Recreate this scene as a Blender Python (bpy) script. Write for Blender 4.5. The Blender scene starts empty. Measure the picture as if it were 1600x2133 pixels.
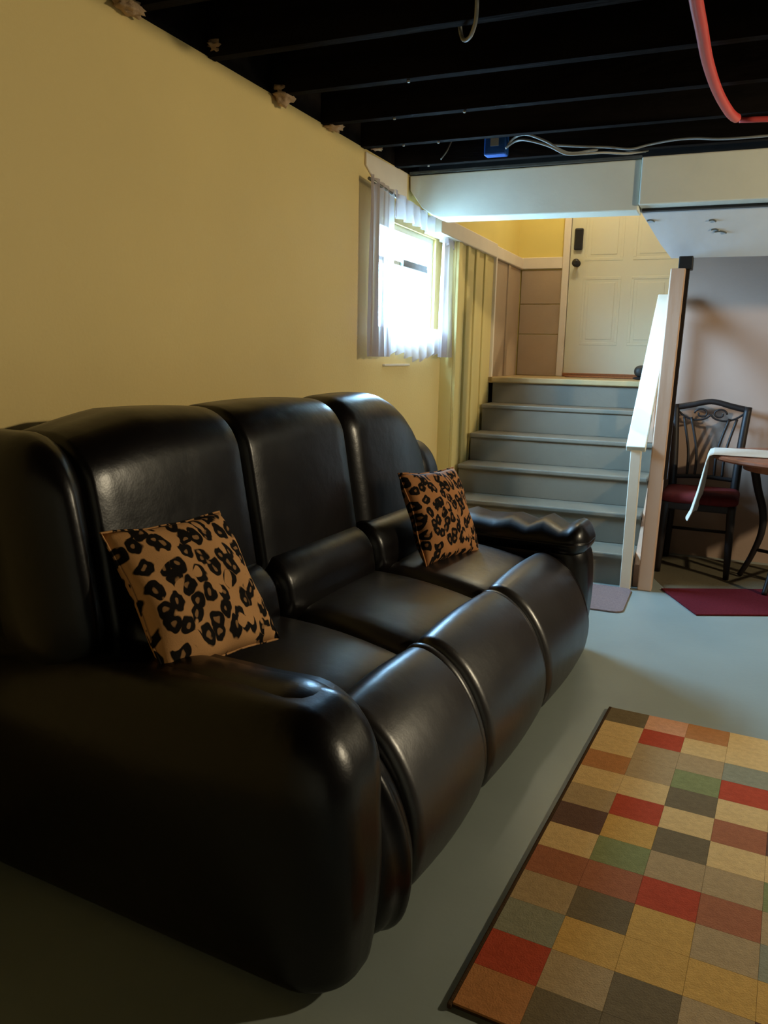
import bpy, bmesh, math, random
from mathutils import Vector, Matrix
random.seed(7)
C = bpy.context.scene
COL = C.collection
PI = math.pi

# ------------------------------------------------------------------ camera, sky, lights, exposure
cam_d = bpy.data.cameras.new('camera')
cam = bpy.data.objects.new('camera', cam_d); COL.objects.link(cam)
yaw, pitch, roll = math.radians(22.8), math.radians(11.3), math.radians(1.2)
fw = Vector((-math.sin(yaw)*math.cos(pitch), math.cos(yaw)*math.cos(pitch), -math.sin(pitch)))
r0 = Vector((math.cos(yaw), math.sin(yaw), 0)); u0 = r0.cross(fw)
rt = r0*math.cos(roll) + u0*math.sin(roll)
up = u0*math.cos(roll) - r0*math.sin(roll)
M = Matrix((rt, up, -fw)).transposed().to_4x4()
M.translation = Vector((0, 0, 1.25))
cam.matrix_world = M
cam_d.sensor_fit = 'AUTO'; cam_d.sensor_width = 36
cam_d.lens = 1650/2133*36
cam_d.clip_start = .02
C.camera = cam

world = bpy.data.worlds.new('sky'); C.world = world
world.use_nodes = True
bg = world.node_tree.nodes['Background']
bg.inputs[1].default_value = 205.0
_t = world.node_tree                      # overcast sky above, darker ground below the horizon
_tc = _t.nodes.new('ShaderNodeTexCoord'); _sp = _t.nodes.new('ShaderNodeSeparateXYZ'); _cr = _t.nodes.new('ShaderNodeValToRGB')
_t.links.new(_tc.outputs['Generated'], _sp.inputs[0])
_mr = _t.nodes.new('ShaderNodeMapRange'); _mr.inputs['From Min'].default_value = -1; _mr.inputs['From Max'].default_value = 1
_t.links.new(_sp.outputs['Z'], _mr.inputs['Value']); _t.links.new(_mr.outputs['Result'], _cr.inputs['Fac'])
_cr.color_ramp.elements[0].position = .47; _cr.color_ramp.elements[0].color = (.08, .15, .23, 1)
_cr.color_ramp.elements[1].position = .56; _cr.color_ramp.elements[1].color = (.34, .63, 1.0, 1)
_t.links.new(_cr.outputs['Color'], bg.inputs[0])

def light(name, kind, loc, energy, color, size=.1, rot=None, size_y=None):
    l = bpy.data.lights.new(name, kind); l.energy = energy; l.color = color
    o = bpy.data.objects.new(name, l); COL.objects.link(o); o.location = loc
    if kind == 'AREA':
        l.shape = 'RECTANGLE'; l.size = size; l.size_y = size_y or size
    else:
        l.shadow_soft_size = size
    if rot: o.rotation_euler = rot
    return o
# daylight comes through the basement window: a portal that only guides the sampling of the sky
portal = light('window_portal', 'AREA', (-1.80, 4.29, 1.645), 1, (1, 1, 1), .86, (0, -PI/2, 0), .57)
portal.data.size, portal.data.size_y = .57, .87
try: portal.data.cycles.is_portal = True
except Exception: pass
# the room's warm ceiling bulb (right of the frame), and the lamp over the landing
light('room_bulb', 'POINT', (2.55, 3.1, 2.08), 235, (1.0, .85, .58), .07)
light('landing_bulb', 'POINT', (-.95, 5.75, 3.05), 27, (1.0, .90, .66), .09)

C.view_settings.view_transform = 'Standard'
try: C.view_settings.look = 'None'
except Exception: pass
C.view_settings.gamma = 1.0
C.view_settings.exposure = 0.0
C.view_settings.use_curve_mapping = False

# ------------------------------------------------------------------ materials
def srgb(r, g, b):
    f = lambda c: (c/255/12.92) if c/255 <= .04045 else ((c/255+.055)/1.055)**2.4
    return (f(r), f(g), f(b), 1)

class NT:
    def __init__(s, name):
        s.m = bpy.data.materials.new(name); s.m.use_nodes = True
        s.t = s.m.node_tree; s.b = s.t.nodes['Principled BSDF']
        s.out = s.t.nodes['Material Output']
    def n(s, typ, **kw):
        x = s.t.nodes.new(typ)
        for k, v in kw.items():
            if k in x.inputs: x.inputs[k].default_value = v
            else: setattr(x, k, v)
        return x
    def l(s, a, b): s.t.links.new(a, b)

def mat(name, col, rough=.6, spec=.5, scale=8., var=.12, bump=0., bscale=60., metallic=0., detail=4., dist=.01, stretch=None):
    k = NT(name); b = k.b
    b.inputs['Roughness'].default_value = rough
    b.inputs['Specular IOR Level'].default_value = spec
    b.inputs['Metallic'].default_value = metallic
    tc = k.n('ShaderNodeTexCoord')
    src = tc.outputs['Object']
    if stretch:
        mp = k.n('ShaderNodeMapping'); mp.inputs['Scale'].default_value = stretch
        k.l(src, mp.inputs['Vector']); src = mp.outputs['Vector']
    nz = k.n('ShaderNodeTexNoise', Scale=scale, Detail=detail)
    k.l(src, nz.inputs['Vector'])
    mr = k.n('ShaderNodeMapRange')
    mr.inputs['From Min'].default_value = .25; mr.inputs['From Max'].default_value = .75
    mr.inputs['To Min'].default_value = 1-var; mr.inputs['To Max'].default_value = 1+var
    k.l(nz.outputs['Fac'], mr.inputs['Value'])
    mx = k.n('ShaderNodeVectorMath', operation='SCALE'); mx.inputs[0].default_value = col[:3]
    k.l(mr.outputs['Result'], mx.inputs['Scale'])
    k.l(mx.outputs['Vector'], b.inputs['Base Color'])
    if bump:
        n2 = k.n('ShaderNodeTexNoise', Scale=bscale, Detail=5.)
        k.l(src, n2.inputs['Vector'])
        bp = k.n('ShaderNodeBump', Strength=bump, Distance=dist)
        k.l(n2.outputs['Fac'], bp.inputs['Height']); k.l(bp.outputs['Normal'], b.inputs['Normal'])
    return k.m

MT = {}
MT['wall'] = mat('yellow_wall_paint', srgb(222, 196, 130), .55, .3, 1.6, .04, .15, 90)
MT['wall_up'] = mat('landing_yellow_paint', srgb(226, 205, 118), .6, .3, 3, .04)
MT['panel_yellow'] = mat('yellow_board_paint', srgb(216, 196, 128), .5, .3, 5, .06, .1, 40, stretch=(1, 1, .15))
MT['panel_beige'] = mat('beige_board_paint', srgb(176, 152, 122), .6, .3, 5, .06, .1, 40)
MT['trim'] = mat('cream_trim_paint', srgb(226, 212, 188), .45, .4, 6, .05)
MT['white'] = mat('white_board_paint', srgb(226, 224, 206), .45, .4, 5, .05, .08, 40)
MT['soffit'] = mat('scuffed_white_board', srgb(205, 208, 210), .5, .4, 7, .07, .1, 30)
MT['niche'] = mat('mauve_beige_wall_paint', srgb(164, 138, 120), .65, .3, 2, .06, .1, 50)
MT['black'] = mat('black_joist_paint', (.009, .007, .006, 1), .9, .04, 12, .5, .5, 30, stretch=(.2, 1, 1))
MT['dark'] = mat('unseen_wall_dark', (.03, .025, .02, 1), .8, .2)  # for unseen walls, dark to cut bounce and reflections
MT['floor'] = mat('grey_floor_paint', srgb(140, 148, 140), .36, .45, 2.2, .07, .06, 40)
MT['tread'] = mat('grey_stair_paint', srgb(118, 111, 95), .5, .4, 4, .08, .1, 40)
MT['landing'] = mat('tan_landing_floor', srgb(176, 152, 106), .5, .4, 6, .08)
MT['door'] = mat('cream_door_paint', srgb(214, 206, 170), .42, .4, 3, .02)
MT['hardware'] = mat('black_hardware', (.012, .011, .01, 1), .35, .5)
MT['post'] = mat('pinkish_beige_wood_paint', srgb(196, 160, 132), .55, .35, 6, .1, .15, 30, stretch=(1, 1, .2))
MT['bracket'] = mat('black_bracket', (.01, .009, .008, 1), .5, .4)
MT['foam'] = mat('pinkish_tan_foam', srgb(190, 158, 122), .8, .2, 30, .25, .6, 60)
MT['blue'] = mat('blue_plastic', srgb(24, 78, 150), .45, .5, 8, .05)
MT['cable'] = mat('white_cable_sheath', srgb(150, 150, 144), .45, .4, 8, .05)
MT['red_pipe'] = mat('red_plastic_pipe', srgb(190, 66, 62), .38, .5, 8, .05)
MT['steel'] = mat('grey_metal_strip', srgb(120, 120, 112), .4, .5, 20, .2, metallic=.6)
MT['chairwood'] = mat('dark_brown_wood', (.014, .009, .007, 1), .5, .3, 10, .3, stretch=(1, 1, .2))
MT['redseat'] = mat('dark_red_seat_fabric', srgb(92, 26, 24), .8, .2, 40, .15)
MT['tablewood'] = mat('reddish_brown_table_wood', srgb(150, 92, 66), .22, .5, 12, .15, stretch=(.3, 2, 1))
MT['cloth'] = mat('off_white_cloth', srgb(206, 196, 180), .85, .1, 50, .05)
MT['redmat'] = mat('dark_red_mat_pile', srgb(92, 30, 36), .95, .05, 90, .2, .5, 200)
MT['mauvemat'] = mat('mauve_mat_pile', srgb(130, 112, 108), .95, .05, 90, .15, .5, 200)
MT['brownmat'] = mat('reddish_brown_mat_pile', srgb(150, 100, 66), .95, .05, 90, .2)
MT['shoe'] = mat('dark_grey_shoe_leather', (.03, .03, .024, 1), .5, .4)
MT['sole'] = mat('black_rubber', (.012, .012, .012, 1), .7, .3)
MT['brown_pad'] = mat('olive_brown_floor_sheet', srgb(96, 88, 70), .95, .05, 90, .15)

def leather(name, base, spec, r0, r1):
    k = NT(name); b = k.b
    b.inputs['Base Color'].default_value = base+(1,)
    b.inputs['Specular IOR Level'].default_value = spec
    tc = k.n('ShaderNodeTexCoord')
    n1 = k.n('ShaderNodeTexNoise', Scale=7., Detail=3.); k.l(tc.outputs['Object'], n1.inputs['Vector'])
    n2 = k.n('ShaderNodeTexVoronoi', Scale=160.); k.l(tc.outputs['Object'], n2.inputs['Vector'])
    mr = k.n('ShaderNodeMapRange'); mr.inputs['To Min'].default_value = r0; mr.inputs['To Max'].default_value = r1
    k.l(n1.outputs['Fac'], mr.inputs['Value']); k.l(mr.outputs['Result'], b.inputs['Roughness'])
    b1 = k.n('ShaderNodeBump', Strength=.15, Distance=.02); k.l(n1.outputs['Fac'], b1.inputs['Height'])
    b2 = k.n('ShaderNodeBump', Strength=.05, Distance=.002); k.l(n2.outputs['Distance'], b2.inputs['Height'])
    k.l(b1.outputs['Normal'], b2.inputs['Normal']); k.l(b2.outputs['Normal'], b.inputs['Normal'])
    return k.m
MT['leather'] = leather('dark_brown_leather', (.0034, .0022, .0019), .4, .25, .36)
MT['seat_leather'] = leather('painted_sheen_seat_leather', (.013, .0095, .0085), 1.0, .30, .42)  # same leather, lighter base imitating the sheen of light on the seats

def leopard(name, scale, base, dim):
    k = NT(name); b = k.b
    b.inputs['Roughness'].default_value = .85; b.inputs['Specular IOR Level'].default_value = .15
    tc = k.n('ShaderNodeTexCoord')
    sx = k.n('ShaderNodeSeparateXYZ'); k.l(tc.outputs['Object'], sx.inputs[0])
    cx = k.n('ShaderNodeCombineXYZ'); k.l(sx.outputs['X'], cx.inputs['X']); k.l(sx.outputs['Z'], cx.inputs['Y'])
    mp = k.n('ShaderNodeMapping'); mp.inputs['Scale'].default_value = (1.2, .95, 1)
    k.l(cx.outputs[0], mp.inputs['Vector'])
    nz = k.n('ShaderNodeTexNoise', Scale=scale*1.3, Detail=1.5); k.l(mp.outputs['Vector'], nz.inputs['Vector'])
    sub = k.n('ShaderNodeVectorMath', operation='SUBTRACT'); sub.inputs[1].default_value = (.5, .5, .5)
    k.l(nz.outputs['Color'], sub.inputs[0])
    sc = k.n('ShaderNodeVectorMath', operation='SCALE'); sc.inputs['Scale'].default_value = .035*22/scale
    k.l(sub.outputs['Vector'], sc.inputs[0])
    ad = k.n('ShaderNodeVectorMath', operation='ADD'); k.l(mp.outputs['Vector'], ad.inputs[0]); k.l(sc.outputs['Vector'], ad.inputs[1])
    vo = k.n('ShaderNodeTexVoronoi', Scale=scale, voronoi_dimensions='2D'); vo.inputs['Randomness'].default_value = .75
    k.l(ad.outputs['Vector'], vo.inputs['Vector'])
    # rosettes: a broken dark ring round each cell's centre
    cr = k.n('ShaderNodeValToRGB'); e = cr.color_ramp
    dark = (.006, .004, .003, 1); mid = tuple(c*.55 for c in base[:3])+(1,)
    e.elements[0].position = 0.0; e.elements[0].color = mid
    e.elements[1].position = 1.0; e.elements[1].color = base
    for p, c in ((.11, mid), (.16, dark), (.42, dark), (.48, base)):
        x = e.elements.new(p); x.color = c
    k.l(vo.outputs['Distance'], cr.inputs['Fac'])
    n2 = k.n('ShaderNodeTexNoise', Scale=scale*1.1, Detail=0.); 
    k.l(mp.outputs['Vector'], n2.inputs['Vector'])
    gp = k.n('ShaderNodeMapRange'); gp.inputs['From Min'].default_value = .62; gp.inputs['From Max'].default_value = .65
    k.l(n2.outputs['Fac'], gp.inputs['Value'])
    mx = k.n('ShaderNodeMix', data_type='RGBA'); k.l(gp.outputs['Result'], mx.inputs['Factor'])
    k.l(cr.outputs['Color'], mx.inputs[6]); mx.inputs[7].default_value = base
    k.l(mx.outputs[2], b.inputs['Base Color'])
    wv = k.n('ShaderNodeTexNoise', Scale=300.); k.l(tc.outputs['Object'], wv.inputs['Vector'])
    bp = k.n('ShaderNodeBump', Strength=.3, Distance=.002); k.l(wv.outputs['Fac'], bp.inputs['Height']); k.l(bp.outputs['Normal'], b.inputs['Normal'])
    return k.m

def sheer(name, col, clear):
    k = NT(name)
    tr = k.n('ShaderNodeBsdfTransparent'); tl = k.n('ShaderNodeBsdfTranslucent'); df = k.n('ShaderNodeBsdfDiffuse')
    tl.inputs['Color'].default_value = col; df.inputs['Color'].default_value = col
    tc = k.n('ShaderNodeTexCoord')
    nz = k.n('ShaderNodeTexNoise', Scale=22., Detail=3.)
    mp = k.n('ShaderNodeMapping'); mp.inputs['Scale'].default_value = (1, 1, .12)
    k.l(tc.outputs['Object'], mp.inputs['Vector']); k.l(mp.outputs['Vector'], nz.inputs['Vector'])
    m1 = k.n('ShaderNodeMixShader'); m1.inputs[0].default_value = .45
    k.l(df.outputs[0], m1.inputs[1]); k.l(tl.outputs[0], m1.inputs[2])
    mr = k.n('ShaderNodeMapRange'); mr.inputs['To Min'].default_value = clear-.15; mr.inputs['To Max'].default_value = clear+.15
    k.l(nz.outputs['Fac'], mr.inputs['Value'])
    m2 = k.n('ShaderNodeMixShader'); k.l(mr.outputs['Result'], m2.inputs[0])
    k.l(m1.outputs[0], m2.inputs[1]); k.l(tr.outputs[0], m2.inputs[2]); k.l(m2.outputs[0], k.out.inputs['Surface'])
    return k.m
MT['curtain'] = sheer('pinkish_grey_sheer', (.50, .43, .42, 1), .22)
MT['veil'] = sheer('thin_white_veil', (.62, .56, .56, 1), .62)

def glass():
    k = NT('window_glass')
    g = k.n('ShaderNodeBsdfGlossy'); g.inputs['Roughness'].default_value = .02
    t = k.n('ShaderNodeBsdfTransparent'); t.inputs['Color'].default_value = (.95, .97, .97, 1)
    m = k.n('ShaderNodeMixShader'); m.inputs[0].default_value = .05
    k.l(t.outputs[0], m.inputs[1]); k.l(g.outputs[0], m.inputs[2]); k.l(m.outputs[0], k.out.inputs['Surface'])
    return k.m
MT['glass'] = glass()

# ------------------------------------------------------------------ mesh helpers
def link(name, bm, m=None, parent=None, smooth=False):
    me = bpy.data.meshes.new(name); bm.normal_update(); bm.to_mesh(me); bm.free()
    if m is not None: me.materials.append(MT[m] if isinstance(m, str) else m)
    if smooth: me.polygons.foreach_set('use_smooth', [True]*len(me.polygons))
    o = bpy.data.objects.new(name, me); COL.objects.link(o)
    if parent: o.parent = parent
    return o
def tag(o, label=None, cat=None, group=None, kind=None):
    for k, v in (('label', label), ('category', cat), ('group', group), ('kind', kind)):
        if v: o[k] = v
    return o
def empty(name, loc=(0, 0, 0), rz=0.):
    o = bpy.data.objects.new(name, None); COL.objects.link(o); o.location = loc; o.rotation_euler = (0, 0, rz); o.empty_display_size = .1
    return o
def boxb(bm, x0, x1, y0, y1, z0, z1, bev=0.):
    r = bmesh.ops.create_cube(bm, size=1)
    for v in r['verts']:
        v.co = Vector((x0+(v.co.x+.5)*(x1-x0), y0+(v.co.y+.5)*(y1-y0), z0+(v.co.z+.5)*(z1-z0)))
    if bev:
        es = list({e for v in r['verts'] for e in v.link_edges})
        bmesh.ops.bevel(bm, geom=es, offset=bev, segments=2, affect='EDGES', profile=.5)
def box(name, x0, x1, y0, y1, z0, z1, m, parent=None, bev=0.):
    bm = bmesh.new(); boxb(bm, x0, x1, y0, y1, z0, z1, bev); return link(name, bm, m, parent)
def prism(name, pts, h, axis, m, parent=None, bev=0.):
    """pts polygon (2D) extruded from h[0] to h[1] along axis ('x','y','z')"""
    bm = bmesh.new()
    def mk(p, t):
        return {'x': (t, p[0], p[1]), 'y': (p[0], t, p[1]), 'z': (p[0], p[1], t)}[axis]
    a = [bm.verts.new(mk(p, h[0])) for p in pts]; b = [bm.verts.new(mk(p, h[1])) for p in pts]
    bm.faces.new(a); bm.faces.new(b[::-1])
    for i in range(len(pts)):
        j = (i+1) % len(pts); bm.faces.new((a[i], b[i], b[j], a[j]))
    bmesh.ops.recalc_face_normals(bm, faces=bm.faces)
    if bev: bmesh.ops.bevel(bm, geom=list(bm.edges), offset=bev, segments=2, affect='EDGES', profile=.5)
    return link(name, bm, m, parent)
def smooth_path(pts, n):
    P = [Vector(p) for p in pts]
    if len(P) < 3: return [P[0].lerp(P[-1], i/n) for i in range(n+1)]
    out = []
    for i in range(len(P)-1):
        p0 = P[max(i-1, 0)]; p1 = P[i]; p2 = P[i+1]; p3 = P[min(i+2, len(P)-1)]
        for k in range(n):
            t = k/n
            out.append(.5*((2*p1)+(p2-p0)*t+(2*p0-5*p1+4*p2-p3)*t*t+(3*p1-p0-3*p2+p3)*t**3))
    return out+[P[-1]]
def tubeb(bm, pts, r, n=6, seg=8, flat=1.0):
    P = smooth_path(pts, n) if n > 0 else [Vector(p) for p in pts]
    rr = r if isinstance(r, (list, tuple)) else [r, r]
    rings = []
    nrm = None
    for i, p in enumerate(P):
        d = (P[min(i+1, len(P)-1)]-P[max(i-1, 0)]).normalized()
        if nrm is None:
            nrm = d.orthogonal().normalized()
        nrm = (nrm-d*nrm.dot(d)).normalized(); bn = d.cross(nrm)
        t = i/(len(P)-1); q = t*(len(rr)-1); a = min(int(q), len(rr)-2); rad = rr[a]*(1-(q-a))+rr[a+1]*(q-a)
        rings.append([bm.verts.new(p+nrm*math.cos(2*PI*k/seg)*rad+bn*math.sin(2*PI*k/seg)*rad*flat) for k in range(seg)])
    for a, b in zip(rings, rings[1:]):
        for k in range(seg):
            bm.faces.new((a[k], a[(k+1) % seg], b[(k+1) % seg], b[k]))
    bm.faces.new(rings[0][::-1]); bm.faces.new(rings[-1])
def tube(name, pts, r, m, parent=None, n=6, seg=8, flat=1.0):
    bm = bmesh.new(); tubeb(bm, pts, r, n, seg, flat); return link(name, bm, m, parent, True)
def softb(bm, x0, x1, y0, y1, z0, z1, r, n=14, fn=None):
    """a padded box: rounded by r, then bent by fn(p, s) where s is the point in -1..1"""
    r3 = r if isinstance(r, tuple) else (r, r, r)
    c = Vector(((x0+x1)/2, (y0+y1)/2, (z0+z1)/2)); h = Vector(((x1-x0)/2, (y1-y0)/2, (z1-z0)/2))
    res = bmesh.ops.create_cube(bm, size=2)
    es = list({e for v in res['verts'] for e in v.link_edges})
    ret = bmesh.ops.subdivide_edges(bm, edges=es, cuts=n-1, use_grid_fill=True)
    vs = [v for v in bm.verts if not v.tag]
    for v in vs:
        v.tag = True
        s = v.co.copy()
        p = [0, 0, 0]; d = [0, 0, 0]; q = [0, 0, 0]
        for i in range(3):
            # spend more of the grid on the rounded rims
            rr = min(r3[i]/h[i], 1.)
            t = abs(s[i]); e = .5
            val = (t/e)*(1-rr) if t < e else (1-rr)+rr*(t-e)/(1-e)
            val = math.copysign(val, s[i])*h[i]
            lim = h[i]-min(r3[i], h[i])
            q[i] = max(-lim, min(lim, val)); d[i] = (val-q[i])/max(r3[i], 1e-6)
        m = max(abs(x) for x in d); L = math.sqrt(sum(x*x for x in d))
        if L > 1e-9:
            k = m/L if L > m else 1.
            d = [x*k for x in d]
        p = Vector([q[i]+d[i]*min(r3[i], h[i]) for i in range(3)])
        sn = Vector((p.x/h.x, p.y/h.y, p.z/h.z))
        p = p+c
        if fn: p = fn(p, sn)
        v.co = p
def soft(name, x0, x1, y0, y1, z0, z1, r, m, parent=None, n=14, fn=None):
    bm = bmesh.new(); softb(bm, x0, x1, y0, y1, z0, z1, r, n, fn); return link(name, bm, m, parent, True)

def struct(o, label=None):
    o['kind'] = 'structure'
    if label: o['label'] = label
    return o

# ------------------------------------------------------------------ the room
WX = -1.68          # left wall
FY = 5.42           # wall behind the table
RX = 2.9            # right wall (outside the frame)
BY = -1.6           # wall behind the camera
LZ = 1.10           # landing height
W0, W1, WZ0, WZ1 = 3.86, 4.72, 1.36, 1.93     # window opening

# left wall with the window opening, 0.2 thick, one mesh
XO = WX-.11
struct(box('trim_6', XO, WX, BY-.1, 4.46, 2.206, 2.47, 'black'), 'black painted rim board above the yellow wall')
bm = bmesh.new()
boxb(bm, XO, WX, BY-.1, W0, -.05, 2.205)
boxb(bm, XO, WX, W0, W1, -.05, WZ0)
boxb(bm, XO, WX, W0, W1, WZ1, 2.205)
boxb(bm, XO, WX, W1, 6.7, -.05, 2.205)
boxb(bm, XO, WX-.06, 4.46, 6.7, 2.205, 3.55)
struct(link('wall_left', bm, 'wall'), 'yellow painted wall behind the sofa')
struct(box('floor', WX-.2, RX+.1, BY-.1, 6.7, -.06, 0, 'floor'), 'grey painted concrete floor')
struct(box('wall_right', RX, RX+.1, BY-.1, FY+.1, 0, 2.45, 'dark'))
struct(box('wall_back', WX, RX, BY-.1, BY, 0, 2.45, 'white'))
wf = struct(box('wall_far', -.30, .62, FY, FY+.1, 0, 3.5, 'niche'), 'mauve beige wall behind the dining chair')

struct(box('wall_far_side', .62, RX, FY-.02, FY+.1, 0, 3.5, 'dark'), 'unseen wall beyond the table, dark to blacken the sofa reflection')  # out of view; dark so the sofa back reflects little light
# ceiling: dark boards with joists hanging below
ce = struct(box('ceiling', WX, RX, BY, 4.39, 2.40, 2.47, 'black'), 'open ceiling of black painted joists')
jm = None
for i, y in enumerate([2.02+.405*k for k in range(-8, 5)]+[4.06]):
    if y > 3.9 and y < 4.0: continue
    if jm is None:
        jm = box('joist', WX+.002, RX-.002, -.02, .02, 2.20, 2.40, 'black', ce); o = jm
    else:
        o = jm.copy(); COL.objects.link(o)
    o.name = 'joist' if i == 0 else 'joist.%03d' % i
    o.location = (0, y, 0)
    if 2.7 < y < 3.7 or y > 4:      # pale screw heads under the joists
        for sx in ((-1.13,), (-1.35, -1.05), (-1.47, -1.30), (-1.5,))[min(3, max(0, int(round((y-2.83)/.405))))]:
            tube('screw', [(sx, 0, 2.201), (sx, 0, 2.193)], .006, 'cable', o, 1, 6)
# closing the space above the stairs and the table
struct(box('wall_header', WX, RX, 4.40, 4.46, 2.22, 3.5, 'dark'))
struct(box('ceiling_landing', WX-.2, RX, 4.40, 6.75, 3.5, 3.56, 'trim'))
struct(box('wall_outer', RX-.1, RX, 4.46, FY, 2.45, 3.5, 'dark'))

# the long white beam across the room, two lengths of boxing
bmo = struct(empty('beam', (-.48, 4.25, 1.97)), 'white boxed beam above the stair opening'); bmo['label'] = 'white boxed beam crossing above the stair opening'
def rel(o, p):
    o.parent = p; o.matrix_parent_inverse = p.matrix_basis.inverted() if p.rotation_euler.z == 0 else Matrix.Translation(-Vector(p.location)); return o
rel(prism('casing', [(-1.672, 2.195), (-1.668, 2.12), (-1.60, 2.03), (-1.535, 1.985), (-1.50, 1.972), (-.47, 1.962), (-.47, 2.198)], (4.24, 4.395), 'y', 'white', None, .006), bmo)
rel(box('casing', -.468, RX, 4.226, 4.395, 1.985, 2.205, 'white', None, .006), bmo)
rel(box('flange', -1.67, -.47, 4.23, 4.36, 2.2, 2.213, 'steel'), bmo)

# slanted white board on the right, its left end cut at an angle
bm = bmesh.new()
A = [(-.475, 4.36, 1.985), (RX, 4.36, 1.985), (RX, 4.52, 1.765), (-.315, 4.52, 1.765), (-.37, 4.47, 1.83)]
off = Vector((0, .012, .010))
va = [bm.verts.new(p) for p in A]; vb = [bm.verts.new(Vector(p)+off) for p in A]
bm.faces.new(va); bm.faces.new(vb[::-1])
for i in range(5): bm.faces.new((va[i], vb[i], vb[(i+1) % 5], va[(i+1) % 5]))
bmesh.ops.recalc_face_normals(bm, faces=bm.faces)
so = struct(link('soffit', bm, 'soffit'), 'slanted scuffed white soffit board right of the stairs')
box('edge_gap', -.46, RX, 4.33, 4.37, 1.972, 1.984, 'bracket', so)
for x, z, w in ((-.42, 1.935, .02), (-.13, 1.925, .018), (-.115, 1.885, .02), (-.09, 1.875, .03)):   # dents in the board
    t = (1.985-z)/.22; yy = 4.36+.16*t
    tube('dent', [(x-w, yy-.004, z), (x, yy-.005, z+.004), (x+w, yy-.004, z-.006)], .004, 'steel', so, 3, 6)

# white board on the wall over the window
struct(prism('trim_1', [(3.665, 2.19), (4.20, 2.20), (4.20, 2.05), (4.02, 2.06), (3.78, 2.08), (3.665, 2.13)], (WX, WX+.012), 'x', 'trim', None, .004), 'white board at the top of the wall over the curtain')

# window: frame, sash bar, glass
wi = struct(empty('window_1', (WX-.10, (W0+W1)/2, WZ0)), 'small bright basement window with two panes')
def W(o): return rel(o, wi)
W(box('frame_bar', WX-.10, WX-.02, W0, W1, WZ0, WZ0+.03, 'white'))
W(box('frame_bar', WX-.10, WX-.02, W0, W1, WZ1-.03, WZ1, 'white'))
W(box('frame_bar', WX-.10, WX-.02, W0, W0+.03, WZ0+.03, WZ1-.03, 'white'))
W(box('frame_bar', WX-.10, WX-.02, W1-.03, W1, WZ0+.03, WZ1-.03, 'white'))
W(box('sash_bar', WX-.08, WX-.03, W0+.03, W1-.03, 1.728, 1.750, 'white'))
W(box('pane', WX-.058, WX-.052, W0+.03, W1-.03, WZ0+.03, 1.728, 'glass'))
W(box('pane', WX-.058, WX-.052, W0+.03, W1-.03, 1.750, WZ1-.03, 'glass'))
W(box('latch', WX-.03, WX-.006, 4.22, 4.60, 1.722, 1.762, 'steel', None, .004))
struct(box('trim_2', WX, WX+.015, 3.93, 4.30, 1.185, 1.197, 'trim', None, .003), 'thin pale strip on the wall under the window')

# ---------------------------------------------------------------- stairwell walls
SX0, SX1 = -1.562, -.37      # stair width
SW = -1.585                 # face of the boarded stair wall
st = struct(box('wall_stair', WX, SW-.012, 4.86, 5.735, 0, 1.94, 'panel_yellow'), 'yellow boarded wall beside the stairs')
y = 4.862; k = 0
for w, pr in ((.075, .020), (.12, .004), (.06, .018), (.13, .004), (.07, .016), (.15, .004), (.07, .014), (.19, .003)):
    box('board', SW-.012, SW-.012+pr, y+.002, y+w-.002, 0, 1.935, 'panel_yellow', st, .003); y += w
lw = struct(box('wall_landing_side', WX, SW-.012, 5.735, 6.52, LZ, 1.94, 'panel_beige'), 'beige panelled wall at the side of the landing')
for a, b, pr, mm in ((5.745, 6.10, .006, 'panel_beige'), (6.10, 6.165, .016, 'panel_beige'), (6.165, 6.515, .006, 'panel_beige')):
    box('board', SW-.012, SW-.012+pr, a+.002, b-.002, LZ, 1.93, mm, lw, .002)
struct(box('trim_3', SW-.02, SW+.012, 5.715, 5.745, LZ, 1.945, 'trim', None, .004), 'narrow upright cream corner strip at the head of the stairs')
struct(box('trim_4', WX, SW+.015, 4.50, 5.72, 1.935, 2.03, 'trim', None, .006), 'cream ledge board along the stair wall')
struct(box('trim_5', WX, SW+.012, 5.72, 6.53, 1.935, 2.02, 'trim', None, .006), 'cream ledge board along the side wall of the landing')
struct(box('wall_upper', WX-.05, -1.62, 4.46, 6.6, 2.03, 3.5, 'wall_up'), 'yellow wall above the ledge board')
DY = 6.54
bl = struct(box('wall_landing_back', WX, -1.262, DY, DY+.1, LZ, 3.5, 'wall_up'), 'wall behind the landing beside the door')
z = LZ
for h in (.33, .235, .265):
    box('panel', SW, -1.264, DY-.012, DY, z+.003, z+h-.003, 'panel_beige', bl, .002); z += h
box('ledge', SW, -1.262, DY-.025, DY, 1.937, 2.025, 'trim', bl, .005)
struct(box('wall_over_door', -1.262, -.2, DY, DY+.1, LZ+2.06, 3.5, 'wall_up'))
struct(box('wall_sky_block', -1.28, -.2, DY+.05, DY+.1, LZ-.1, LZ+2.1, 'dark'))  # added unseen board, stops sky light leaking round the door
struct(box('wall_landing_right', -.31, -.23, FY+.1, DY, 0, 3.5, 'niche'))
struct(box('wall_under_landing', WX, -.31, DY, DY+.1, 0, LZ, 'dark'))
struct(box('wall_stairwell', -.31, -.23, 4.46, FY+.1, 2.0, 3.5, 'niche'))

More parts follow.
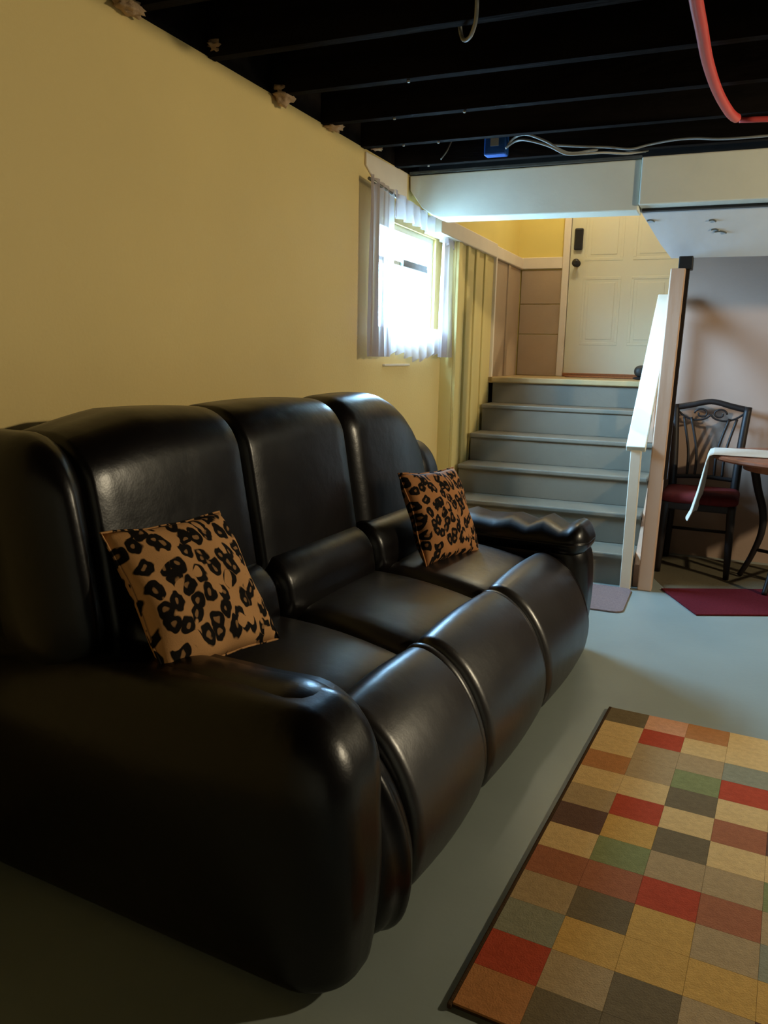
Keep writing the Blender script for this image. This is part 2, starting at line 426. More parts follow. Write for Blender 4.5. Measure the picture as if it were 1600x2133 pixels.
# door with six raised panels
dr = struct(empty('door_1', (-.81, DY, LZ)), 'cream panelled entry door at the top of the stairs')
def D(o): return rel(o, dr)
DX0, DX1 = -1.205, -.33
DZ = LZ+.03
slab = D(box('slab', DX0, DX1, DY-.01, DY+.035, DZ, DZ+2.02, 'door'))
def dpanel(x0, x1, z0, z1):
    bm = bmesh.new()
    # moulded rim
    for a in ((x0, x1, z0, z0+.022), (x0, x1, z1-.022, z1), (x0, x0+.022, z0+.022, z1-.022), (x1-.022, x1, z0+.022, z1-.022)):
        boxb(bm, a[0], a[1], DY-.0122, DY-.008, a[2], a[3], .002)
    boxb(bm, x0+.045, x1-.045, DY-.0125, DY-.008, z0+.045, z1-.045, .0024)
    return D(link('door_panel', bm, 'door'))
for xa in (DX0+.11, DX0+.475):
    for za, zb in ((.22, .74), (.86, 1.50), (1.62, 1.86)):
        dpanel(xa, xa+.29, DZ+za, DZ+zb)
D(box('casing', -1.262, DX0-.004, DY-.03, DY+.01, LZ, LZ+2.1, 'trim', None, .006))
D(box('casing', DX1+.004, DX1+.06, DY-.03, DY+.01, LZ, LZ+2.1, 'trim', None, .006))
D(box('threshold', DX0, DX1, DY-.05, DY+.03, LZ+.001, LZ+.03, 'brownmat', None, .005))
kp = D(box('keypad_lock', DX0+.025, DX0+.092, DY-.038, DY-.01, 2.07, 2.235, 'hardware', None, .012))
kb = D(tube('door_knob', [(DX0+.055, DY-.01, 1.972), (DX0+.055, DY-.03, 1.972), (DX0+.055, DY-.045, 1.972), (DX0+.055, DY-.07, 1.972), (DX0+.055, DY-.082, 1.972)], [.028, .014, .016, .031, .018], 'hardware', None, 4, 14))

struct(box('floor_landing', WX, -.31, 5.70, DY, LZ-.04, LZ, 'landing'), 'tan landing floor at the top of the stairs')

# ---------------------------------------------------------------- staircase
sc_ = tag(empty('staircase', (-.97, 4.45, 0)), 'grey painted wooden stairs rising to the landing', 'stairs')
R_ = LZ/6; RUN = .25; Y0 = 4.45
def S(o): return rel(o, sc_)
for i in range(6):
    yf = Y0+RUN*i+.02
    S(box('riser', SX0, SX1, yf, yf+.02, R_*i+0.0, R_*(i+1)-(.030 if i < 5 else .04), 'tread', None, .001))
for i in range(1, 6):
    yf = Y0+RUN*(i-1)
    S(box('tread', SX0-.005, SX1, yf+.002, yf+RUN+.02, R_*i-.030, R_*i, 'tread', None, .008))
S(box('nosing', SX0, SX1, 5.675, 5.72, LZ-.036, LZ+.002, 'landing', None, .008))
S(prism('stringer', [(4.50, .0), (5.72, .0), (5.72, LZ-.045), (5.70, LZ-.045), (4.50, R_-.06)], (SX1+.002, SX1+.03), 'x', 'post'))

# side panel closing the space beside the stairs
struct(prism('wall_stair_side', [(4.56, 0), (FY, 0), (FY, 1.0), (4.56, .42)], (SX1+.033, SX1+.05), 'x', 'niche'), 'low mauve board wall beside the stairs')

# ---------------------------------------------------------------- post and handrail
po = tag(empty('support_post', (-.30, 4.46, 0)), 'pinkish beige wooden post standing at the foot of the stairs', 'post')
def P(o): return rel(o, po)
bm = bmesh.new(); boxb(bm, -.335, -.262, 4.42, 4.51, 0, 1.705, .006)
for v in bm.verts: v.co.x += .028*v.co.z/1.7
P(link('shaft', bm, 'post'))
bm = bmesh.new(); boxb(bm, -.272, -.204, 4.435, 4.515, 1.70, 1.765, .004)
for v in bm.verts: v.co.x += .0
P(link('bracket', bm, 'bracket'))
bm = bmesh.new(); boxb(bm, -.262, -.245, 4.445, 4.50, .62, 1.70)
for v in bm.verts: v.co.x += .028*v.co.z/1.7
P(link('dark_strip', bm, 'chairwood'))
hr = tag(empty('handrail', (-.40, 4.45, .825)), 'white board handrail sloping up the right side of the stairs', 'handrail')
bm = bmesh.new(); boxb(bm, -.05, .05, -.07, 1.18, -.02, .02, .005)
for v in bm.verts: v.co.x += .02*v.co.y
o = link('rail_board', bm, 'white', hr); o.rotation_euler = (math.radians(43), 0, 0)
bm = bmesh.new(); boxb(bm, -.028, .028, -.046, -.004, -.824, -.045, .004)
link('newel', bm, 'trim', hr)
bm = bmesh.new(); boxb(bm, -.02, .02, .78, .83, -.090, .70, .004)
link('upright', bm, 'post', hr)

# ---------------------------------------------------------------- ceiling services
eb = tag(empty('electrical_box', (-1.13, 4.035, 2.235)), 'blue plastic electrical box fixed under the ceiling above the beam', 'electrical box')
bm = bmesh.new(); boxb(bm, -.055, .055, -.06, .0, -.03, .075, .008); link('box_body', bm, 'blue', eb)
box('cover_label', -.022, .018, -.064, -.0602, .01, .045, 'cable', eb)
for x in (-.04, .04): box('lug', x-.012, x+.012, -.03, .0, .075, .095, 'blue', eb)
tag(tube('cable', [(-1.07, 3.99, 2.25), (-1.03, 3.97, 2.275), (-.97, 3.95, 2.278), (-.88, 3.97, 2.245), (-.78, 4.0, 2.195), (-.66, 4.04, 2.207), (-.56, 4.10, 2.213), (-.45, 4.20, 2.222)], .0055, 'cable'), 'white cable arching from the blue box down onto the beam', 'cable', 'ceiling cables')
tag(tube('cable', [(-1.07, 3.95, 2.225), (-1.02, 3.94, 2.25), (-.96, 3.92, 2.245), (-.86, 3.93, 2.215), (-.78, 3.95, 2.178), (-.70, 3.97, 2.178), (-.62, 4.02, 2.188), (-.52, 4.10, 2.195), (-.44, 4.20, 2.225)], .0055, 'cable'), 'lower white cable from the blue box, lying along the beam top', 'cable', 'ceiling cables')
tag(tube('cable', [(-.86, 4.0, 2.235), (-.72, 4.02, 2.222), (-.60, 4.03, 2.212), (-.50, 4.02, 2.195), (-.42, 4.02, 2.208), (-.31, 4.0, 2.215), (-.22, 3.99, 2.212), (-.11, 3.97, 2.196), (.07, 3.95, 2.19), (.6, 3.95, 2.195), (1.2, 3.95, 2.20)], .0055, 'cable'), 'white cable running right from the middle of the beam under the joists', 'cable', 'ceiling cables')
tag(tube('cable', [(-.735, 2.33, 2.25), (-.735, 2.34, 2.21), (-.75, 2.38, 2.18), (-.785, 2.44, 2.165), (-.82, 2.48, 2.18), (-.84, 2.50, 2.24)], .006, 'cable'), 'short white cable loop hanging between two joists', 'cable')
tag(tube('wire', [(-1.36, 4.01, 2.30), (-1.385, 4.01, 2.25), (-1.42, 4.02, 2.215)], .004, 'steel'), 'thin grey wire hanging left of the blue box', 'wire')
pi_ = tag(tube('red_pipe', [(-.175, 2.0, 2.17), (-.163, 2.413, 2.17), (-.155, 2.615, 2.17), (-.144, 2.898, 2.17), (-.119, 3.20, 2.17), (-.085, 3.45, 2.172), (-.064, 3.57, 2.178), (-.055, 3.605, 2.182)], .0175, 'red_pipe', None, 6, 12), 'red plastic pipe running under the black joists towards the beam', 'pipe')
tag(tube('red_pipe', [(-.045, 3.66, 2.188), (.2, 3.70, 2.186), (.7, 3.76, 2.187), (1.4, 3.8, 2.187)], .011, 'red_pipe', None, 3, 10), 'thin straight red pipe running right under the joists', 'pipe')

# blobs of foam where the joists meet the wall
fl = ['first pinkish foam blob at the wall top, nearest the camera', 'tan foam blob on the ceiling edge, second from the camera', 'ragged tan foam blob at the wall top, third from the camera', 'flat pinkish foam blob at the wall top, fourth from the camera', 'small grey foam blob nearest the white board at the wall top']
for i, (yy, zz, sx, sy, sz) in enumerate(((1.99, 2.20, .028, .05, .022), (2.43, 2.235, .03, .04, .02), (2.85, 2.21, .035, .05, .035), (3.28, 2.205, .035, .05, .018), (3.74, 2.225, .03, .03, .014))):
    bm = bmesh.new(); bmesh.ops.create_icosphere(bm, subdivisions=3, radius=1)
    for v in bm.verts:
        n = 1+.28*math.sin(7*v.co.x+3*i)*math.sin(6*v.co.y+i)+.2*math.sin(9*v.co.z+2*i)
        v.co = Vector((v.co.x*sx*n, v.co.y*sy*n, v.co.z*sz*n))
    o = link('foam_blob', bm, 'foam', None, True); o.location = (WX+.03, yy, zz)
    tag(o, fl[i], 'foam', 'foam blobs along the wall top')

# ---------------------------------------------------------------- curtains
def curtain_mesh(y0, y1, z0, z1, x, amp, waves, ph=0., nz=24, ny=60, gather=0., hem=0.):
    bm = bmesh.new(); rows = []
    for i in range(nz+1):
        t = i/nz; row = []
        zt = z1(0) if callable(z1) else z1
        for j in range(ny+1):
            s = j/ny
            yy = y0+(y1-y0)*s
            if gather: yy = (y0+y1)/2+(yy-(y0+y1)/2)*(1-gather*math.sin(PI*min(1, t*1.0))**2)
            top = z1(s) if callable(z1) else z1
            bot = z0(s) if callable(z0) else z0
            zz = top+(bot-top)*t + hem*math.sin(waves*2*PI*s+ph)*t
            xx = x+amp*(.45+.55*t)*math.sin(waves*2*PI*s+ph+.6*math.sin(3*t))+amp*.35*math.sin(waves*5.1*s+2*t+ph)
            row.append(bm.verts.new((xx, yy, zz)))
        rows.append(row)
    for a, b in zip(rows, rows[1:]):
        for j in range(ny): bm.faces.new((a[j], a[j+1], b[j+1], b[j]))
    return bm
XC = WX+.055
rodz = lambda yy: 2.055-.085*(yy-3.6)/1.3
rod = tag(tube('curtain_rod', [(XC, 3.60, rodz(3.60)), (XC, 4.93, rodz(4.93))], .008, 'steel', None, 4, 8), 'thin curtain rod above the basement window', 'curtain rod')
box('rod_bracket', XC-.05, XC+.03, 4.915, 4.955, 1.955, 2.005, 'bracket', rod)
c1 = tag(link('curtain', curtain_mesh(3.60, 3.885, 1.235, lambda s: rodz(3.6+.285*s)+.02, XC+.005, .018, 4, .3), 'curtain', None, True), 'pinkish grey sheer curtain panel hanging left of the window panes', 'curtain', 'sheer curtains at the window')
c2 = tag(link('curtain', curtain_mesh(4.655, 4.93, 1.235, lambda s: rodz(4.7+.23*s)+.01, XC+.005, .018, 3, 1.), 'curtain', None, True), 'narrow sheer curtain panel hanging right of the window panes', 'curtain', 'sheer curtains at the window')
va_ = tag(link('valance', curtain_mesh(3.86, 4.90, lambda s: 1.925-.05*s+.02*math.sin(PI*s), lambda s: rodz(3.86+1.04*s)+.015, XC+.02, .014, 9, .7, nz=10, ny=100), 'curtain', None, True), 'pinkish grey gathered valance across the top of the window', 'valance')
ve = tag(link('veil_curtain', curtain_mesh(3.84, 4.80, lambda s: 1.235+.02*math.sin(9*s), 1.40, XC-.012, .012, 8, .2, ny=90, hem=.012), 'curtain', None, True), 'sheer curtain hem hanging below the window panes', 'curtain', 'sheer curtains at the window')

# ---------------------------------------------------------------- sofa
# local frame: x towards the room (so depth v = -x), y along the sofa away from the camera
so_ = tag(empty('reclining_sofa', (-.56, 1.2, 0), math.radians(-4)), 'large dark brown leather reclining sofa along the yellow wall', 'sofa')
def V(name, v0, v1, u0, u1, z0, z1, r, n=14, fn=None, m='leather'):
    """padded sofa part given by depth v, length u, height z"""
    return soft(name, -v1, -v0, u0, u1, z0, z1, r, m, so_, n, fn)
V('base_frame', .10, 1.02, .06, 2.16, .015, .34, .04, 8)
V('back_shell', .93, 1.06, .02, 2.12, .10, .98, .05, 10, lambda p, s: Vector((p.x-.03*max(0, s.z), p.y-(.10*max(0, s.z) if s.y > 0 else 0), p.z)))
# seat cushions and the padded front panels below them
U = [(.300, .735), (.775, 1.325), (1.365, 1.945)]
for a, b in U:
    def crown(p, s):
        return Vector((p.x, p.y, p.z+(.016*(1-s.y**2)-.055*max(0, (s.x+.35)/1.35)**2)*(s.z > 0)))
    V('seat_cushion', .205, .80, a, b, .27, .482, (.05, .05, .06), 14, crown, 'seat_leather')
def padb(bm, prof, u0, u1, r, dz=0., n=7, bulge=.0):
    """a padded panel: a closed (depth, height) outline swept along the sofa, its ends rounded by r"""
    P = [Vector((a, b, 0)) for a, b in prof]; m = len(P); Q = []
    for i in range(m):
        p0, p1, p2, p3 = P[i-1], P[i], P[(i+1) % m], P[(i+2) % m]
        for k in range(4):
            t = k/4
            Q.append(.5*((2*p1)+(p2-p0)*t+(2*p0-5*p1+4*p2-p3)*t*t+(3*p1-p0-3*p2+p3)*t**3))
    m = len(Q); nr = []
    ar = sum(Q[i].x*Q[(i+1) % m].y-Q[(i+1) % m].x*Q[i].y for i in range(m))
    for i in range(m):
        d = (Q[(i+1) % m]-Q[i-1]).normalized(); q = Vector((-d.y, d.x, 0)); nr.append(q if ar > 0 else -q)   # inward
    secs = []
    for k in range(n+1):
        a = PI/2*k/n; secs.append((u0+r*(1-math.sin(a)), r*(1-math.cos(a))))
    secs = secs[::-1]
    secs = [(u0+r*(1-math.cos(PI/2*k/n)), r*(1-math.sin(PI/2*k/n))) for k in range(n+1)]
    mid = [(u0+r+(u1-u0-2*r)*k/6, -bulge*math.sin(PI*k/6)) for k in range(1, 6)]
    end = [(u0+u1-a, b) for a, b in secs[::-1]]
    rings = []
    for uu, ins in secs+mid+end:
        rings.append([bm.verts.new((-(q.x+nv.x*ins), uu, q.y+nv.y*ins+dz)) for q, nv in zip(Q, nr)])
    for a, b in zip(rings, rings[1:]):
        for i in range(m): bm.faces.new((a[i], a[(i+1) % m], b[(i+1) % m], b[i]))
    bm.faces.new(rings[0]); bm.faces.new(rings[-1])
    bmesh.ops.recalc_face_normals(bm, faces=bm.faces)
def pad(name, prof, u0, u1, r, m='seat_leather', dz=0., bulge=0.):
    bm = bmesh.new(); padb(bm, prof, u0, u1, r, dz, 7, bulge); return link(name, bm, m, so_, True)
FP = [(.245, .36), (.232, .445), (.19, .468), (.135, .452), (.075, .405), (.022, .325), (-.012, .225), (-.014, .13), (.012, .055), (.075, .025), (.2, .025), (.245, .12)]
for a, b in U:
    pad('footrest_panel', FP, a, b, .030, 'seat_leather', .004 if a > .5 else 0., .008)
CR = [(a+.012, b) for a, b in FP]
for a, b in ((.738, .776), (1.326, 1.366)):
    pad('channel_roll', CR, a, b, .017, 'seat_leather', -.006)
# rolls beside each arm
SR = [(a-.002, b*.985) for a, b in FP]
pad('side_roll', SR, .115, .305, .07, 'leather', -.008, .016)
pad('side_roll', CR, 1.945, 2.015, .03, 'leather', -.006)
# near arm: flat outer side, fat rolled top
def squash(z, z0, rz, to):
    # keeps the lower rim tight to the floor
    t = (z-z0)/rz
    return z0+to*t if t < 1 else None
def near_arm(p, s):
    z0, z1, rz, to = .012, .585, .13, .035
    t = (p.z-z0)/rz
    z = z0+to*t if t < 1 else z0+to+(p.z-z0-rz)/(z1-z0-rz)*(z1-z0-to)
    out = .02*math.sin(PI*(z-.02)/.60)
    y = p.y-(out if s.y < 0 else 0)+(.05*max(0, (z-.38)/.22) if s.y > 0 else 0)
    x = p.x
    if s.x > 0: x += .045*math.sin(PI*min(1, max(0., (z+.08)/.70)))
    if s.z > 0: z -= .05*max(0, -s.x-.2)**1.5*max(0, (z-.4)/.2)
    return Vector((x, y, z))
V('armrest', .025, 1.02, -.055, .175, .012, .585, (.11, .10, .13), 22, near_arm)
def pleat(p, s):
    return Vector((p.x, p.y, p.z+.007*math.sin(26*p.x+3*p.y)*max(0, s.x)))
V('arm_pad', .035, .66, -.01, .218, .44, .600, (.16, .11, .09), 18, pleat)
# far arm
def far_arm(p, s):
    z = p.z+(.012*math.sin(24*p.x)*max(0, s.z))
    x = p.x+(.03*math.sin(PI*min(1, max(0, (p.z)/.60))) if s.x > 0 else 0)
    return Vector((x, p.y, z))
V('armrest', .055, .92, 1.985, 2.235, .012, .545, (.09, .09, .12), 18, far_arm)
def pad2(p, s):
    return Vector((p.x, p.y, p.z+.02*math.sin(40*p.x+2*p.y)*max(0, s.z)))
V('arm_pad', .03, .82, 1.955, 2.25, .44, .575, (.08, .10, .068), 18, pad2)
# backs
def lean(p, s):
    t = (p.z-.45)/.64
    return Vector((p.x-.11*t, p.y, p.z))
B = [(.10, .700), (.694, 1.300), (1.294, 2.02)]
for i, (a, b) in enumerate(B):
    def up_(p, s, i=i):
        q = lean(p, s)
        q.x += .010*(1-s.y**2)*math.sin(PI*max(0., min(1., (s.z+1)/2)))*(s.x > 0)
        if i == 2:
            f = max(0., (s.y+.15)/1.15)
            q.z -= .30*f**2.6*max(0., (q.z-.5)/.6)
        if i == 0:
            q.z -= .045*max(0., -s.y-.2)*max(0, s.z)
        q.z += .012*(1-s.y**2)*(s.z > .3) - .006
        return q
    V('back_cushion', .66, .96, a, b, .50, 1.092, (.12, (.035, .035, .10)[i], .12), 20, up_)
for i, (a, b) in enumerate(((.14, .702), (.706, 1.296), (1.30, 1.95))):
    def lum(p, s):
        q = lean(p, s); q.x += .012*(1-s.y**2)*(s.x > 0); return q
    V('lumbar_roll', .60, .82, a, b, .43, .650, (.09, .045, .09), 16, lum)
def wing(p, s):
    q = lean(p, s)
    q.x += .020*math.sin(40*p.y)*(s.x > 0)*math.cos(s.z)
    return q
V('back_wing', .655, 1.03, -.035, .155, .50, 1.062, (.12, .085, .14), 18, wing)
V('back_wing', .74, .99, 2.02, 2.27, .48, .87, (.10, .10, .16), 16, lambda p, s: Vector((p.x-.10*(p.z-.45), p.y-.12*max(0, p.z-.6), p.z)))

# ---------------------------------------------------------------- cushions with a leopard print
def pillow_mesh(half, thick, n=22):
    bm = bmesh.new(); tops = []; bots = []
    for side in (1, -1):
        g = []
        for i in range(n+1):
            row = []
            for j in range(n+1):
                a = -1+2*i/n; b = -1+2*j/n
                pin = 1-.07*(1-(abs(a)**2))*abs(b)**3
                pin2 = 1-.07*(1-(abs(b)**2))*abs(a)**3
                x = half*a*pin2; z = half*b*pin
                h = thick*((1-a*a)*(1-b*b))**.42
                if side == -1 and (i in (0, n) or j in (0, n)): row.append(tops[i][j]); continue
                row.append(bm.verts.new((x, side*h+.004*math.sin(9*a+5*b), z)))
            g.append(row)
        if side == 1: tops = g
        for i in range(n):
            for j in range(n):
                f = (g[i][j], g[i+1][j], g[i+1][j+1], g[i][j+1])
                bm.faces.new(f if side == -1 else f[::-1])
    bmesh.ops.recalc_face_normals(bm, faces=bm.faces)
    return bm
def pillow(R, loc_uvz, m, label, half, thick):
    u = Vector((math.sin(math.radians(4)), math.cos(math.radians(4)), 0)); v = Vector((-u.y, u.x, 0))
    o = link('throw_pillow', pillow_mesh(half, thick), m, None, True)
    mw = Matrix(R).to_4x4(); mw.translation = Vector((-.56, 1.2, 0))+u*loc_uvz[0]+v*loc_uvz[1]+Vector((0, 0, loc_uvz[2]))
    o.matrix_world = mw
    # piped seam around the edge
    pts = []
    n = 22
    ring = [(-1+2*i/n, -1) for i in range(n)]+[(1, -1+2*i/n) for i in range(n)]+[(1-2*i/n, 1) for i in range(n)]+[(-1, 1-2*i/n) for i in range(n)]
    bm = bmesh.new()
    P3 = [Vector((half*a*(1-.07*(1-b*b)*abs(a)**3), .004*math.sin(9*a+5*b), half*b*(1-.07*(1-a*a)*abs(b)**3))) for a, b in ring]
    tubeb(bm, P3+[P3[0]], .0032, 0, 6)
    link('seam', bm, m, o, True)
    return tag(o, label, 'pillow', 'leopard print throw pillows')
MA = leopard('leopard_print_large', 21., srgb(196, 146, 96), 1)
MB_ = leopard('leopard_print_small', 24., srgb(180, 124, 78), 1)
pillow(((.180, -.819, -.545), (.983, .138, .117), (-.021, -.557, .830)), (.249, .563, .695), MA, 'large leopard print pillow leaning on the near end of the sofa', .182, .065)
pillow(((.273, -.888, -.371), (.961, .238, .138), (-.034, -.394, .918)), (1.638, .524, .640), MB_, 'leopard print pillow leaning against the far arm of the sofa', .183, .065)

# ---------------------------------------------------------------- rug of coloured blocks
rg = tag(empty('area_rug', (-.264, 2.792, 0), math.atan2(-.0718, .9974)), 'patchwork block rug in tan, red, green and brown beside the sofa', 'rug')
TILE = {'T': srgb(196, 160, 104), 'Y': srgb(186, 142, 74), 'K': srgb(160, 132, 92), 'B': srgb(96, 70, 56), 'O': srgb(168, 112, 66),
        'R': srgb(164, 68, 44), 'r': srgb(150, 92, 62), 'G': srgb(124, 124, 78), 'D': srgb(108, 92, 66), 'S': srgb(132, 126, 100), 'P': srgb(198, 142, 104)}
for k in list(TILE):
    MT['rug_'+k] = mat('rug_wool_'+k.lower(), tuple(min(.8, c*1.12) for c in TILE[k][:3])+(1,), .95, .05, 60, .12, .5, 260, dist=.004)
MT['rug_edge'] = mat('rug_binding', srgb(70, 52, 34), .95, .05, 60, .12, .4, 200)
ROWS = ['DTOTYK', 'TRTTRT', 'TTKSTG', 'OKGRKT', 'TDDTTY', 'TTTrBK', 'BRDTTR', 'TYDKGT', 'rGKrKY', 'KrRKST', 'SDYYYB', 'RYYYBK', 'ODDKDT']
ROWS[0] = 'DPOTYK'; ROWS[1] = 'TRTTRT'; ROWS[2] = 'TKKSTG'; ROWS[3] = 'OKGRKT'; ROWS[4] = 'TTDTTY'; ROWS[5] = 'KRTrBK'; ROWS[6] = 'BYDTTR'; ROWS[7] = 'TGKKGT'
ROWS[8] = 'rrRrKY'; ROWS[9] = 'KDYKST'; ROWS[10] = 'SYYYYB'; ROWS[11] = 'RKDKBK'; ROWS[12] = 'ODDDDT'
cw, rh, th_ = .132, .1163, .012
nc = 6
# backing slab
bm = bmesh.new(); boxb(bm, 0, nc*cw, -13*rh, 0, .001, .0085, .002); link('backing', bm, 'rug_edge', rg)
bm = bmesh.new(); boxb(bm, -.010, .0, -13*rh-.008, .006, .001, .0125, .003); link('binding', bm, 'rug_edge', rg)
bm = bmesh.new(); boxb(bm, nc*cw, nc*cw+.010, -13*rh-.008, .006, .001, .0125, .003); link('binding', bm, 'rug_edge', rg)
blk = {}
cnt = 0
for r, row in enumerate(ROWS):
    for c, ch in enumerate(row):
        if ch not in blk:
            bm = bmesh.new(); boxb(bm, 0, cw-.0006, -rh+.0006, 0, .008, .0128)
            o = link('rug_block', bm, 'rug_'+ch, rg); blk[ch] = o
        else:
            o = blk[ch].copy(); COL.objects.link(o)
        o.name = 'rug_block' if cnt == 0 else 'rug_block.%03d' % cnt; cnt += 1
        o.location = (c*cw, -r*rh, 0)

# ---------------------------------------------------------------- mats and a floor sheet
o = prism('red_mat', [(-.02, 4.09), (1.02, 4.585), (.83, 4.985), (-.215, 4.49)], (.001, .010), 'z', 'redmat', None, .003)
tag(o, 'dark red mat lying on the floor in front of the table', 'mat')
pts = []
for cx_, cy_, a0 in ((-.41, 4.0, -90), (-.41, 4.36, 0), (-1.1, 4.36, 90), (-1.1, 4.0, 180)):
    for k in range(5):
        a = math.radians(a0+k*22.5); pts.append((cx_+.05*math.cos(a), cy_+.05*math.sin(a)))
o = prism('stair_mat', pts, (.001, .009), 'z', 'mauvemat', None, .002)
tag(o, 'faded mauve mat at the foot of the stairs', 'mat')
o = prism('under_table_sheet', [(-.27, 4.72), (-.30, 5.35), (1.9, 5.38), (1.9, 5.0), (.80, 5.0), (-.2, 4.53)], (.0, .0009), 'z', 'brown_pad')  # thin sheet giving this stretch of floor an olive brown tone
tag(o, 'thin olive brown sheet on the floor under the dining chair', 'mat')
o = box('door_mat', -1.15, -.62, 6.30, 6.485, LZ+.001, LZ+.012, 'brownmat', None, .004)
tag(o, 'reddish brown mat lying in front of the cream door', 'mat')

# shoe on the landing
sh = tag(empty('shoe', (-.49, 6.2, LZ), math.radians(-62)), 'dark shoe lying on the landing near the handrail', 'shoe')
def shoe_fn(p, s):
    t = (s.y+1)/2            # 0 heel 1 toe
    w = .75+.35*math.sin(PI*min(1, t*1.05))
    z = p.z*(1-.55*max(0, t-.35)/.65)
    return Vector((p.x*w, p.y, z))
soft('upper', -.045, .045, -.14, .14, .018, .105, (.035, .05, .04), 'shoe', sh, 12, shoe_fn)
soft('sole', -.048, .048, -.147, .147, .0, .022, (.04, .05, .01), 'sole', sh, 10, lambda p, s: Vector((p.x*(.75+.35*math.sin(PI*min(1, (s.y+1)/2*1.05))), p.y, p.z)))
bm = bmesh.new()
for k in range(4): tubeb(bm, [(-.03, -.01+.028*k, .095-.012*k), (0, -.005+.028*k, .104-.013*k), (.03, -.01+.028*k, .095-.012*k)], .004, 3, 6)
link('laces', bm, 'sole', sh)

# ---------------------------------------------------------------- dining chair
ch = tag(empty('dining_chair', (-.068, 5.09, .001), math.radians(-2)), 'dark wooden dining chair with scrolled back and dark red seat', 'chair')
hw = .19
def leg(pts, r): return tube('leg', pts, r, 'chairwood', ch, 5, 8)
leg([(-hw, -.205, 0), (-hw+.005, -.20, .25), (-hw+.01, -.19, .43)], [.016, .022, .026])
leg([(hw, -.205, 0), (hw-.005, -.20, .25), (hw-.01, -.19, .43)], [.016, .022, .026])
def rear(s): return [(s*(hw-.005), .215, 0), (s*(hw-.012), .185, .25), (s*(hw-.01), .175, .45), (s*(hw+.0), .195, .72), (s*(hw+.018), .235, .975)]
leg(rear(-1), [.018, .024, .026, .024, .022]); leg(rear(1), [.018, .024, .026, .024, .022])
soft('seat', -.215, .215, -.225, .195, .42, .485, (.05, .05, .03), 'redseat', ch, 10)
box('seat_rail', -.195, .195, -.205, .18, .385, .43, 'chairwood', ch, .006)
bm = bmesh.new(); tubeb(bm, [(-hw+.01, .19, .20), (hw-.01, .19, .20)], .010, 1, 8); link('stretcher', bm, 'chairwood', ch, True)
bm = bmesh.new(); tubeb(bm, [(-hw, -.2, .17), (-hw, .19, .20)], .010, 1, 8); link('stretcher', bm, 'chairwood', ch, True)
bm = bmesh.new(); tubeb(bm, [(hw, -.2, .17), (hw, .19, .20)], .010, 1, 8); link('stretcher', bm, 'chairwood', ch, True)
tube('top_rail', [(-.215, .238, .955), (-.12, .240, .975), (0, .243, 1.0), (.12, .240, .975), (.215, .238, .955)], [.02, .018, .017, .018, .02], 'chairwood', ch, 6, 8)
# scrollwork under the top rail
for s in (-1, 1):
    bm = bmesh.new()
    sp = []
    for k in range(20):
        a = k/19*2.1*PI; rr = .042*(1-.6*k/19)
        sp.append((s*(.052+rr*math.cos(a)), .236, .925+rr*math.sin(a)*.8))
    tubeb(bm, sp, .006, 1, 6)
    tubeb(bm, [(s*.20, .234, .945), (s*.15, .233, .905), (s*.09, .233, .885), (s*.03, .234, .895), (0, .234, .92)], .007, 4, 6)
    link('scroll', bm, 'chairwood', ch, True)
tube('lower_back_rail', [(-.185, .180, .53), (0, .185, .54), (.185, .180, .53)], .014, 'chairwood', ch, 4, 8)
for x0, x1 in ((-.135, -.16), (-.075, -.115), (.0, .0), (.075, .115), (.135, .16)):
    if x0 == 0: continue
    tube('back_slat', [(x0*.75, .184, .54), (x0*.8, .20, .70), (x1*.95, .228, .90)], .0085, 'chairwood', ch, 5, 6)

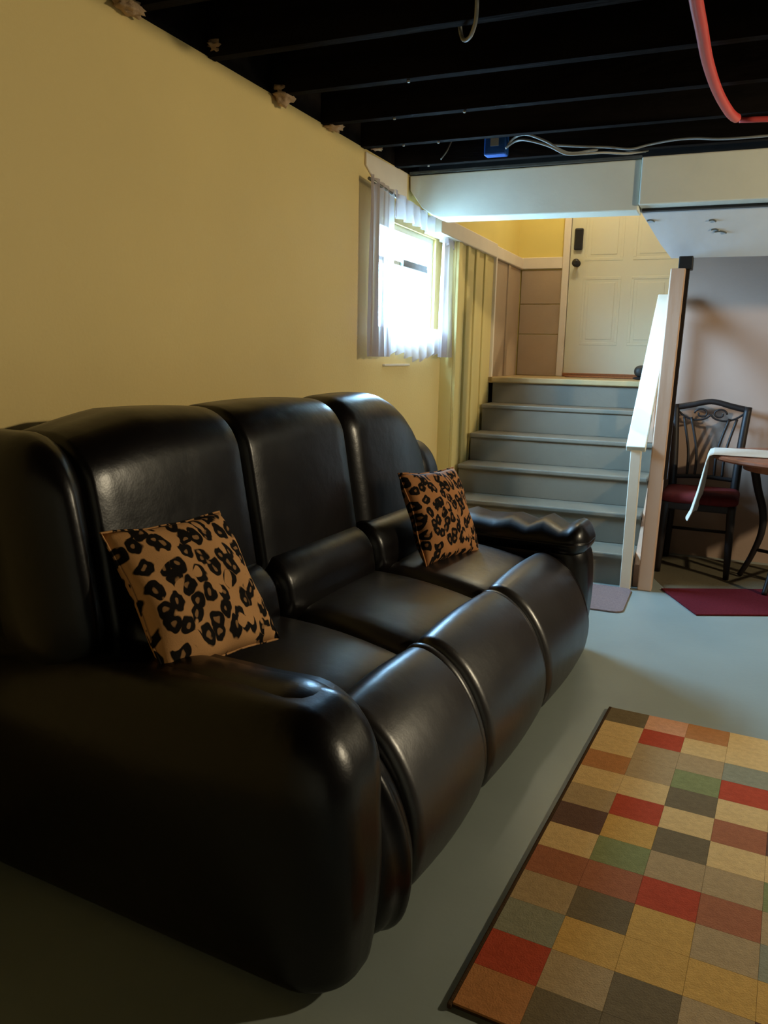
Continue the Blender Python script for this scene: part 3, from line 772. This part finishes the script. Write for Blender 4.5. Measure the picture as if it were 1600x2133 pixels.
# ---------------------------------------------------------------- round table with a runner
tb = tag(empty('round_table', (.44, 4.86, .011), 0), 'round reddish brown table standing on the dark red mat', 'table')
bm = bmesh.new()
prf = [(0, .700), (.42, .700), (.455, .703), (.468, .712), (.466, .724), (.455, .730), (0, .732)]
ns = 64; rings = []
for r, z in prf:
    rings.append([bm.verts.new((r*math.cos(2*PI*k/ns), r*math.sin(2*PI*k/ns), z)) for k in range(ns)] if r else [bm.verts.new((0, 0, z))])
for a, b in zip(rings, rings[1:]):
    for k in range(ns):
        q = [a[k % len(a)], a[(k+1) % len(a)], b[(k+1) % len(b)], b[k % len(b)]]
        q = [x for i, x in enumerate(q) if x not in q[:i]]
        bm.faces.new(q)
bmesh.ops.recalc_face_normals(bm, faces=bm.faces)
link('tabletop', bm, 'tablewood', tb)
bm = bmesh.new(); 
for k in range(24):
    a, b = 2*PI*k/24, 2*PI*(k+1)/24
    vs = [bm.verts.new((r*math.cos(t), r*math.sin(t), z)) for z in (.65, .70) for r, t in ((.30, a), (.30, b), (.275, b), (.275, a))]
    bmesh.ops.convex_hull(bm, input=vs)
link('apron', bm, 'tablewood', tb)
for k in range(4):
    a = math.radians(152+90*k)
    c, s = math.cos(a), math.sin(a)
    tube('leg', [(c*.285, s*.285, .0), (c*.23, s*.23, .12), (c*.185, s*.185, .27), (c*.19, s*.19, .40), (c*.235, s*.235, .53), (c*.28, s*.28, .70)], [.015, .016, .019, .021, .022, .026], 'chairwood', tb, 6, 8)
for k in range(2):
    a = math.radians(152+90*k); c, s = math.cos(a)*.22, math.sin(a)*.22
    tube('stretcher', [(c, s, .17), (-c, -s, .17)], .010, 'chairwood', tb, 1, 8)
# cloth: a runner lying across the top, one end hanging over the left edge
bm = bmesh.new()
cl = [(.35, .735), (.1, .735), (-.2, .735), (-.40, .735), (-.455, .7345), (-.476, .727), (-.483, .705), (-.490, .64), (-.503, .54), (-.524, .43), (-.540, .385)]
def grid(off):
    rows = []
    for i, (x, z) in enumerate(cl):
        t = max(0, i-5)/5; row = []
        hx, hz = (0, off) if i < 4 else (-off*min(1, (i-3)/3), off*max(0, 1-(i-3)/3))
        for j in range(13):
            s = -1+2*j/12
            row.append(bm.verts.new((x+hx+.028*math.sin(3.1*s+.6)*t, s*.19, z+hz-.03*abs(s)*t)))
        rows.append(row)
    return rows
ga, gb = grid(.0), grid(.0035)
na, nb = len(cl)-1, 12
for i in range(na):
    for j in range(nb):
        bm.faces.new((ga[i][j], ga[i+1][j], ga[i+1][j+1], ga[i][j+1])); bm.faces.new((gb[i][j+1], gb[i+1][j+1], gb[i+1][j], gb[i][j]))
    for j in (0, nb): bm.faces.new((ga[i][j], ga[i+1][j], gb[i+1][j], gb[i][j]))
for j in range(nb):
    for i in (0, na): bm.faces.new((ga[i][j], ga[i][j+1], gb[i][j+1], gb[i][j]))
bmesh.ops.recalc_face_normals(bm, faces=bm.faces)
o = link('table_runner', bm, 'cloth', None, False); o.location = (.44, 4.86, .011)
tag(o, 'off white cloth draped over the left edge of the round table', 'tablecloth')
